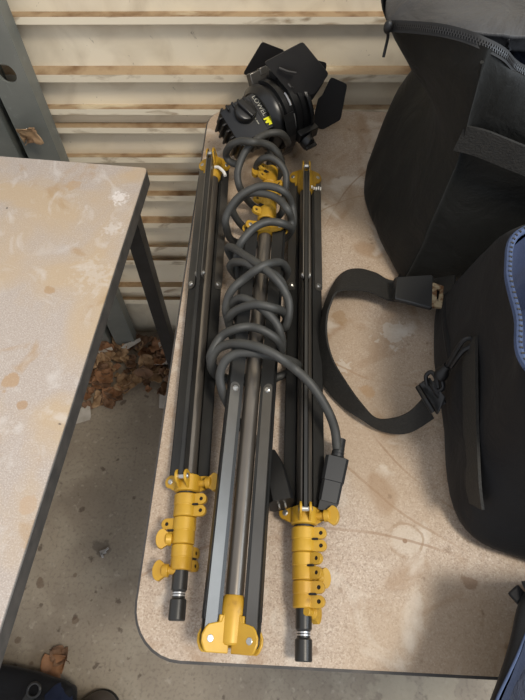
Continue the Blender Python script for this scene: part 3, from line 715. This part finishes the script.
# lid: domed top panel rising from behind the zip
g_ = []
lidc = [[PY(389, 24, .500), PY(412, 24, .476), PY(440, 28, .452), PY(470, 31, .440), PY(500, 35, .436), PY(535, 36, .436), v((.32, .44, 1.05)), v((.60, .40, 1.04))],
        [PY(386, 12, .515), PY(412, 12, .495), PY(440, 14, .470), PY(470, 18, .455), PY(500, 22, .450), PY(535, 22, .450), v((.32, .455, 1.065)), v((.61, .42, 1.06))],
        [PY(387, -4, .54), PY(412, -4, .52), PY(440, -4, .505), PY(470, -2, .495), PY(500, 0, .49), PY(535, 0, .49), v((.34, .49, 1.07)), v((.62, .46, 1.07))],
        [PY(386, -30, .585), PY(412, -30, .58), PY(440, -30, .57), PY(470, -30, .56), PY(500, -30, .56), PY(535, -30, .56), v((.35, .56, 1.07)), v((.63, .54, 1.06))],
        [v((.145, .66, 1.0)), v((.18, .67, 1.0)), v((.22, .68, 1.0)), v((.26, .68, 1.0)), v((.30, .68, 1.0)), v((.35, .685, 1.0)), v((.42, .69, 1.0)), v((.62, .68, .98))]]
lo_ = loft('bag_lid', [rel(O1, r) for r in lidc], M['lid'], b1, nper=6, vs=6, amp=.003, fr=14, closed=False)
lo_['label'] = 'cloth lid, greyed by light painted into its colour'
sd = lo_.modifiers.new('t', 'SOLIDIFY'); sd.thickness = .004; sd.offset = -1
gus = [[PY(436, 30, .4535), PY(460, 32, .446), PY(485, 35, .440), PY(510, 36, .438), PY(535, 37, .438), v((.40, .43, 1.04))],
       [PY(436, 31, .4525), PY(462, 35, .443), PY(487, 42, .440), PY(510, 49, .444), PY(535, 52, .450), v((.40, .445, 1.015))]]
gu = loft('lid_gusset', [rel(O1, r) for r in gus], M['lid'], b1, nper=6, vs=4, amp=.001, closed=False)
sd = gu.modifiers.new('t', 'SOLIDIFY'); sd.thickness = .003; sd.offset = -1
# contents/lining inside the mouth
bm = bmesh.new(); a_box(bm, v((.40, .55, .955))-O1, (.21, 0, 0), (0, .10, 0), (0, 0, .004)); bmobj('lining', bm, M['denim_dark'], b1)

# --- bag 2: blue-lined bag
b2 = empty('padded_bag', (.36, .22, TZ), 'black padded bag with blue lining and stitched zip edge, in front of the big holdall', 'bag')
O2 = v((.36, .22, TZ))
rings = [
 [(.196, .120, .743), (.195, .22, .743), (.209, .33, .743), (.235, .372, .743), (.30, .365, .743), (.56, .31, .743), (.60, .20, .743), (.56, .05, .743), (.38, .066, .743), (.26, .092, .743)],
 [(.187, .114, .760), (.189, .22, .76), (.203, .335, .76), (.228, .384, .755), (.30, .372, .76), (.58, .315, .76), (.62, .20, .76), (.58, .03, .76), (.38, .050, .76), (.250, .076, .757)],
 [(.190, .130, .80), (.190, .22, .80), (.204, .325, .80), (.232, .374, .80), (.30, .366, .80), (.58, .315, .80), (.62, .20, .80), (.58, .03, .80), (.38, .056, .80), (.252, .092, .80)],
 [(.197, .150, .86), (.196, .22, .86), (.203, .31, .86), (.228, .358, .86), (.30, .358, .86), (.58, .31, .86), (.62, .20, .86), (.58, .03, .86), (.38, .062, .86), (.25, .105, .86)],
 [(.196, .165, .915), (.197, .22, .915), (.203, .29, .915), (.224, .335, .915), (.30, .345, .91), (.58, .30, .91), (.61, .20, .91), (.58, .04, .91), (.38, .075, .91), (.245, .120, .912)],
 [(.1925, .182, .938), (.1955, .225, .938), (.199, .272, .938), (.220, .311, .940), (.30, .33, .935), (.57, .29, .935), (.60, .20, .935), (.57, .05, .935), (.37, .09, .935), (.240, .135, .935)],
]
loft('bag_body', [rel(O2, r) for r in rings], M['bag_navy'], b2, nper=7, vs=6, cap0=True, amp=.0028, fr=12, seed=3)
rimc = [(.1925, .182, .940), (.1955, .225, .941), (.199, .272, .941), (.220, .311, .943), (.30, .33, .938), (.57, .29, .938), (.60, .20, .938), (.57, .05, .938), (.37, .09, .938), (.240, .135, .938)]
bm = bmesh.new(); cc = catmull(rel(O2, rimc), 9, True); cc.append(cc[0]); a_tube(bm, cc, .0032, 8)
pp = bmobj('stitched_piping', bm, M['piping'], b2); pp['label'] = 'pale blue stitched zip edge'
bm = bmesh.new()
for i in range(0, len(cc)-1):
    a, b = cc[i], cc[i+1]; n_ = max(1, int((b-a).length/.004)); t = (b-a).normalized(); s_ = t.cross(v((0, 0, 1)))
    for k in range(n_): a_box(bm, a+(b-a)*(k/n_)+v((0, 0, .0022))+s_*.0005, s_*.0012, t*.0007, v((0, 0, .0014)))
bmobj('zipper_teeth', bm, M['zip'], pp)
cx = v((.40, .19, 0))
inner = []
for f_, z_ in ((.985, .939), (.95, .925), (.92, .88), (.90, .82)):
    inner.append([((p[0]-cx.x)*f_+cx.x, (p[1]-cx.y)*f_+cx.y, z_) for p in rimc])
li = loft('lining', [rel(O2, r) for r in inner], M['denim'], b2, nper=7, vs=4, cap1=True, amp=.004, fr=16); li['label'] = 'blue denim-like lining'
# padded corner ridge, webbing strip on the side
bm = bmesh.new()
a_tube(bm, catmull(rel(O2, [P(476, 285, .80), P(458, 290, .785), P(449, 300, .785), P(446, 318, .79), P(449, 345, .80), P(454, 372, .80)]), 6), .0045, 10)
if 0: a_tube(bm, catmull(rel(O2, [P(484, 350, .858), P(489, 400, .85), P(492, 450, .83), P(503, 495, .80), P(518, 525, .775)]), 6), .0012, 8)
bmobj('edge_ridge', bm, M['bag_navy'], b2)
def wallpt(px, py, x): 
    d = ray(px, py); return CP+d*(x/d.x)
ribbon('side_webbing', rel(O2, [wallpt(470, 338, .196), wallpt(470, 380, .192), wallpt(471, 430, .1895), wallpt(473, 480, .1885), wallpt(476, 506, .192)]), [(wallpt(473, 480, .19)-wallpt(470, 380, .19)).normalized().cross(v((1, 0, 0)))]*5, .0155, .0013, M['web'], b2)

# --- bag 3: lying over the right front corner of the frame, its side hanging past the table edge
O3 = v((.40, -.03, TZ))
b3 = empty('slouched_bag', O3, 'black bag with dark blue lining on the near table edge, bottom right corner', 'bag')
ed = [(548, 583), (531, 588), (519, 606), (511, 640), (501, 672), (490, 702), (479, 735)]
ln = [(556, 600), (540, 606), (528, 630), (519, 652), (509, 674), (496, 702), (486, 735)]
def bring(px, z, dx, k=1.0):
    L_ = [P(a+dx, b, z) for a, b in px]
    return L_+[v((.24, -.155, z)), v((.40, -.165, z)), v((.56, -.12, z)), v((.57, -.02, z)), v((.42, .035, z))]
rings = [bring(ed, .7435, 22), bring(ed, .755, 11), bring(ed, .79, 4), bring(ed, .83, 0), bring(ed, .850, 0), bring(ln, .857, 0)]
loft('bag_body', [rel(O3, r) for r in rings], M['bag_navy'], b3, nper=5, vs=6, cap0=True, amp=.0006, seed=9)
c3 = v((.40, -.05, 0)); top = bring(ln, .857, 0)
def shrink(r, f_, z_): return [v(((p[0]-c3.x)*f_+c3.x, (p[1]-c3.y)*f_+c3.y, z_)) for p in r]
in3 = [shrink(top, .995, .857), shrink(top, .95, .845), shrink(top, .90, .81), shrink(top, .88, .77)]
loft('lining', [rel(O3, r) for r in in3], M['denim_dark'], b3, nper=5, vs=5, cap1=True, amp=.002, fr=30)
bm = bmesh.new(); cc = catmull(rel(O3, top), 6, True); cc.append(cc[0]); a_tube(bm, cc, .0010, 8)
pq = bmobj('piping', bm, M['piping'], b3); pq['label'] = 'thin pale blue seam line'
bm = bmesh.new(); q = P(518, 595, .845)-O3; a_box(bm, q, (.0042, .003, 0), (-.003, .0042, 0), (0, 0, .002)); a_box(bm, q+v((.006, -.003, -.002)), (.006, -.002, 0), (.001, .003, 0), (0, 0, .002)); bmobj('zipper_tab', bm, M['bag_navy'], b3, bevel=.001)

# --- bag 4: bottom left on the floor
b4 = empty('black_bag', (-.5, -.22, 0), 'black bag with ring pull and blue cloth side, bottom left on the floor', 'bag')
O4 = v((-.5, -.22, 0)); zt = .34
def PZ(px, py, z): return P(px, py, z)
e = [PZ(-60, 650, .075), PZ(-20, 659, .08), PZ(0, 664, .085), PZ(30, 671, .085), PZ(52, 678, .08), PZ(68, 684, .07), PZ(74, 700, .07)]
def mk(z, k):
    pts = [v(p) for p in e]+[v((e[-1].x-.01, -.22, 0)), v((e[-1].x-.06, -.36, 0)), v((-.62, -.40, 0)), v((-.74, -.12, 0))]
    return [v(((p.x+.52)*k-.52, (p.y+.18)*k-.18, z)) for p in pts]
rings = [mk(.001, .80), mk(.012, .88), mk(.04, .97), mk(.072, 1.0), mk(.092, .92), mk(.104, .5)]
loft('bag_body', [rel(O4, r) for r in rings], M['bag_navy'], b4, nper=6, vs=6, cap0=True, cap1=True, amp=.003, seed=5)
bm = bmesh.new(); rc = P(34, 690, .104)-O4
a_tube(bm, [rc+v((.0115*math.cos(a), .0115*math.sin(a), 0)) for a in [2*math.pi*i/20 for i in range(21)]], .0028, 8)
a_box(bm, rc+v((-.012, -.022, -.001)), (.008, -.004, 0), (.007, .013, 0), (0, 0, .002)); bmobj('ring_pull', bm, M['leg'], b4)
s4 = loft('side_cloth', [rel(O4, r) for r in ([P(44, 694, .100), P(46, 708, .102), P(50, 740, .10)], [P(56, 682, .092), P(60, 700, .101), P(64, 740, .10)], [P(66, 684, .078), P(73, 700, .082), P(78, 740, .08)])], M['denim'], b4, nper=6, vs=6, amp=.004, fr=30, closed=False)
sd = s4.modifiers.new('t', 'SOLIDIFY'); sd.thickness = .006; sd.offset = -1
# --- dark rounded toe beside it
sh = empty('shoe', P(101, 712, 0), 'dark shoe toe on the concrete at the bottom edge, right of the ring-pull bag', 'shoe'); OS = P(101, 712, 0)
def sring(z, k, d=0): return [OS+v((x*k*.86+d, y*k-.03, z)) for x, y in ((-.045, -.16), (-.05, -.05), (-.045, .035), (-.02, .062), (.015, .066), (.042, .045), (.05, 0), (.042, -.08), (.035, -.16), (0, -.19))]
loft('shoe_upper', [rel(OS, r) for r in (sring(.012, .98), sring(.03, 1.0), sring(.05, .86), sring(.062, .6), sring(.066, .25))], mat('dark_grey_leather', (70, 62, 56), .5), sh, nper=4, vs=4, cap0=True, cap1=True, amp=.001)
loft('sole', [rel(OS, r) for r in (sring(.0, 1.02), sring(.012, 1.03), sring(.014, .98))], M['plugdark'], sh, nper=4, vs=2, cap0=True, cap1=True, amp=0)

# ================================================================ SHOULDER STRAP
inn = [(455, 288), (432, 300), (393, 301), (370, 292), (350, 290), (337, 292), (331, 303), (327, 318), (327, 338), (333, 360), (346, 382), (361, 403), (376, 418), (394, 418), (410, 411), (423, 398)]
out = [(455, 275), (432, 279), (393, 281), (375, 273), (358, 269), (343, 273), (331, 289), (321, 315), (315, 335), (316, 360), (324, 385), (342, 406), (361, 419), (382, 431), (408, 433), (434, 418)]
zi = [.800, .768, .758, .768, .775, .782, .784, .780, .776, .772, .768, .764, .758, .764, .775, .790]
zo = [.800, .764, .752, .746, .745, .745, .745, .745, .745, .745, .745, .745, .750, .746, .755, .772]
OSP = P(380, 350, TZ)
st = empty('shoulder_strap', OSP, 'black webbing shoulder strap looped on the table top between stand and bags', 'strap')
ci = catmull([P(a, b, z)-OSP for (a, b), z in zip(inn, zi)], 6); co = catmull([P(a, b, z)-OSP for (a, b), z in zip(out, zo)], 6)
bm = bmesh.new(); rows = []
for i in range(len(ci)):
    j0, j1 = max(i-1, 0), min(i+1, len(ci)-1); t = (ci[j1]+co[j1]-ci[j0]-co[j0]).normalized(); w_ = (co[i]-ci[i]).normalized(); n = t.cross(w_).normalized()*.0011
    rows.append([bm.verts.new(p) for p in (ci[i]-n, co[i]-n, co[i]+n, ci[i]+n)])
for A, B in zip(rows, rows[1:]):
    for i in range(4): bm.faces.new((A[i], A[(i+1) % 4], B[(i+1) % 4], B[i]))
bm.faces.new(rows[0][::-1]); bm.faces.new(rows[-1]); bmobj('webbing', bm, M['web'], st, sharp=50)
bm = bmesh.new(); pr = [P(393, 281, .762), P(396, 279.5, .766), P(430, 277.5, .776), P(432, 279, .776), P(432, 309, .776), P(430, 311, .776), P(394, 301.5, .768), P(392.5, 299, .764)]
n_ = v((0, 0, -1)); c_ = pr[0]; 
a_prism(bm, [p-OSP for p in pr], (0, 0, .006)); e1 = bmobj('end_sleeve', bm, M['plug'], st, bevel=.0015); e1['label'] = 'smooth black rubber sleeve'
bm = bmesh.new(); ou = [P(x, y, .779)-OSP for x, y in ((432, 284), (444, 288), (441, 309), (431, 308))]; ho = [P(x, y, .779)-OSP for x, y in ((436, 290), (436, 302), (437.5, 303), (439.5, 291))]
a_prism(bm, [ou, ho], (0, 0, .003)); bk = bmobj('buckle', bm, M['rust'], st); bk['label'] = 'tarnished metal buckle'
# slider and snap hook
def quad(pts, z, th, m, name, parent, O, bevel=.0015):
    bm = bmesh.new(); a_prism(bm, [P(x, y, z_)-O for (x, y), z_ in zip(pts, z)], (0, 0, th)); return bmobj(name, bm, m, parent, bevel=bevel)
quad([(417, 386), (428, 379), (444, 400), (437, 416)], [.782, .792, .796, .784], .006, M['plug'], 'slider', st, OSP)
bm = bmesh.new()
for (a, b) in (((418, 387), (433, 412)), ((428, 380), (444, 404))):
    a_tube(bm, [P(a[0], a[1], .792)-OSP, P((a[0]+b[0])/2, (a[1]+b[1])/2, .797)-OSP, P(b[0], b[1], .792)-OSP], .003, 8)
a_tube(bm, catmull([P(x, y, z)-OSP for x, y, z in ((427, 385, .796), (426, 376, .80), (431, 372, .805), (436, 378, .805), (438, 388, .80))], 5), .0022, 8)
bmobj('slider_bar', bm, M['plugdark'], st)
bm = bmesh.new()
a_lathe(bm, P(440, 376, .806)-OSP, P(450, 362, .826)-P(440, 376, .806), [(-.004, .004), (.0, .007), (.006, .007), (.010, .0045), (.016, .004)], 14)
a_tube(bm, catmull([P(x, y, z)-OSP for x, y, z in ((446, 368, .818), (452, 358, .832), (458, 348, .845), (464, 340, .855), (470, 338, .858), (473, 341, .856), (471, 346, .852), (464, 350, .846), (458, 357, .838), (451, 367, .824))], 6), .0023, 8)
a_tube(bm, catmull([P(x, y, z)-OSP for x, y, z in ((440, 378, .803), (434, 384, .80), (437, 391, .798), (443, 388, .80), (442, 380, .803))], 5), .0023, 8)
hk = bmobj('snap_hook', bm, M['plugdark'], st); hk['label'] = 'glossy black snap hook'

# ================================================================ LITTER ON THE FLOOR
def leaf_mesh(seed, L_=.045, curl=.5):
    rnd = random.Random(seed); bm = bmesh.new(); n = 12; rows = []
    for i in range(n+1):
        t = i/n; wdt = math.sin(math.pi*min(1, t*.95+.03))**.8*(.42+.16*math.sin(t*15+seed)+.08*rnd.random())*L_
        row = []
        for j in range(-3, 4):
            s = j/3; x = s*wdt; y = (t-.5)*L_+abs(s)*.10*L_*math.sin(t*12+seed)
            z = curl*L_*(.35*s*s+.3*math.sin(t*3.1+seed)*.6)+.06*L_*math.sin(s*4+t*9+seed)
            row.append(bm.verts.new((x, y, z)))
        rows.append(row)
    for A, B in zip(rows, rows[1:]):
        for j in range(6): bm.faces.new((A[j], A[j+1], B[j+1], B[j]))
    a_tube(bm, [v((0, -.5*L_, 0)), v((.002, -.62*L_, .001)), v((.0, -.75*L_, .004))], .0007, 5)
    zmin = min(q.co.z for q in bm.verts)
    for q in bm.verts: q.co.z -= zmin
    me = bpy.data.meshes.new('dry_leaf'); bmesh.ops.recalc_face_normals(bm, faces=bm.faces[:]); bm.to_mesh(me); bm.free(); return me
protos = []
for k in range(9):
    o = link('dry_leaf', leaf_mesh(k, L_=.028+.006*(k % 4), curl=.35+.12*(k % 3)), M['leaf'][k % 3], sharp=60); protos.append(o)
    s_ = o.modifiers.new('t', 'SOLIDIFY'); s_.thickness = .0006
LBL = 'dry brown curled leaf lying in the drift along the wall, on the concrete between the tables'
rnd = random.Random(4); spots = []
tries = 0
while len(spots) < 190 and tries < 20000:
    tries += 1
    px, py = rnd.uniform(50, 215), rnd.uniform(318, 418)
    p = P(px, py, .0)
    if p.y > .765: continue
    dens = 1 if py < 392 else max(0, (412-py)/24)
    if px < 92 and py < 330: dens *= .5
    if px > 130: dens *= max(.12, 1-(py-372)/25) if py > 372 else 1
    if rnd.random() > dens: continue
    if any(((p-q).length < .011) for q in spots): continue
    spots.append(p)
spots.sort(key=lambda p: p.y)
for i, p in enumerate(spots):
    if i < len(protos): o = protos[i]
    else: o = protos[rnd.randrange(len(protos))].copy(); COL.objects.link(o)
    hgt = max(0, (p.y-.60))*.22*rnd.random()
    o.location = (p.x, p.y, .002+hgt); o.rotation_euler = (rnd.uniform(-.7, .7) if i % 2 else rnd.uniform(-.2, .2), rnd.uniform(-.55, .55), rnd.uniform(0, 6.28))
    s = rnd.uniform(.6, 1.25); o.scale = (s, s, s)
    kind_ = {0: 'tan', 1: 'dark brown', 2: 'orange-brown'}[M['leaf'].index(o.data.materials[0])]
    zone = 'at the near edge of the drift' if p.y < .58 else ('in the middle of the drift' if p.y < .68 else 'piled at the foot of the wall')
    tag(o, 'curled '+kind_+' dry leaf '+zone, 'leaf', kind_+' dry leaves '+zone)
def single_leaf(loc_, rot, sc, label, seed, mi):
    o = link('dry_leaf', leaf_mesh(seed), M['leaf'][mi], sharp=60); o.location = loc_; o.rotation_euler = rot; o.scale = (sc,)*3
    s_ = o.modifiers.new('t', 'SOLIDIFY'); s_.thickness = .0006
    return tag(o, label, 'leaf')
single_leaf(P(60, 655, .002), (.1, 0, 1.0), .85, 'small curled rust-brown leaf lying alone near the bottom left bag', 3, 1)
single_leaf(P(55, 667, .0), (0, 0, -.9), 1.15, 'tan leaf tucked against the bottom left bag on the floor', 21, 2)
lf = single_leaf((0, 0, 0), (0, 0, 0), .8, 'pale curled leaf caught on the steel upright just behind the left table', 12, 0)
yv = v((.62, 0, .78)); zv = v((.2, -1, .2)); zv = (zv-yv*zv.dot(yv)).normalized(); xv = yv.cross(zv)
lm = Matrix((xv, yv, zv)).transposed().to_4x4() @ Matrix.Scale(.8, 4); lm.translation = PY(31, 132, .737); lf.matrix_world = lm
# paper scraps
def scrap(pts, label, z=.012, m='paper', th=.0008, lift=0):
    c = sum((P(x, y, z) for x, y in pts), v())/len(pts); bm = bmesh.new()
    a_prism(bm, [P(x, y, z)-c+v((0, 0, 0)) for x, y in pts], (0, 0, th)); o = bmobj('paper_scrap', bm, M[m]); o.location = c+v((0, 0, 0)); 
    return tag(o, label, 'paper')
scrap([(74, 411), (90, 404), (91, 417), (90, 420), (76, 424)], 'crumpled white paper scrap at the near left edge of the leaf drift', .003)
scrap([(160, 387), (167, 386), (166, 409), (159, 408)], 'upright narrow white paper scrap beside the right table edge', .004)
scrap([(98, 351), (112, 347), (113, 350), (99, 354)], 'thin white paper strip lying on leaves at the left of the drift', .03)
scrap([(121, 348), (125, 344), (140, 338), (141, 341), (128, 349)], 'bent white paper strip in the middle of the leaf drift', .035)
scrap([(141, 361), (170, 358), (171, 364), (142, 366)], 'long white paper strip low in the drift, in front of the table leg', .02)
scrap([(158, 343), (165, 340), (166, 347), (160, 349)], 'small pinkish paper scrap high in the drift beside the table leg', .035)
# small metal bit in the middle of the floor
bm = bmesh.new(); c = P(103, 552, .004)
a_box(bm, v((0, 0, 0)), (.006, .002, 0), (-.002, .004, 0), (0, 0, .002)); a_box(bm, v((.006, .004, .001)), (.006, .005, .001), (-.001, .002, 0), (0, 0, .0015)); a_box(bm, v((-.001, -.007, 0)), (.003, -.005, 0), (.002, .001, 0), (0, 0, .002))
o = bmobj('metal_scrap', bm, M['silver'], bevel=.0005); o.location = c; tag(o, 'small shiny metal scrap alone in the middle of the concrete', 'scrap')
bm = bmesh.new(); bmesh.ops.create_icosphere(bm, subdivisions=2, radius=.003); o = bmobj('bead', bm, M['white']); o.location = P(148, 391, .003); tag(o, 'tiny white bead at the near edge of the leaf drift', 'bead')
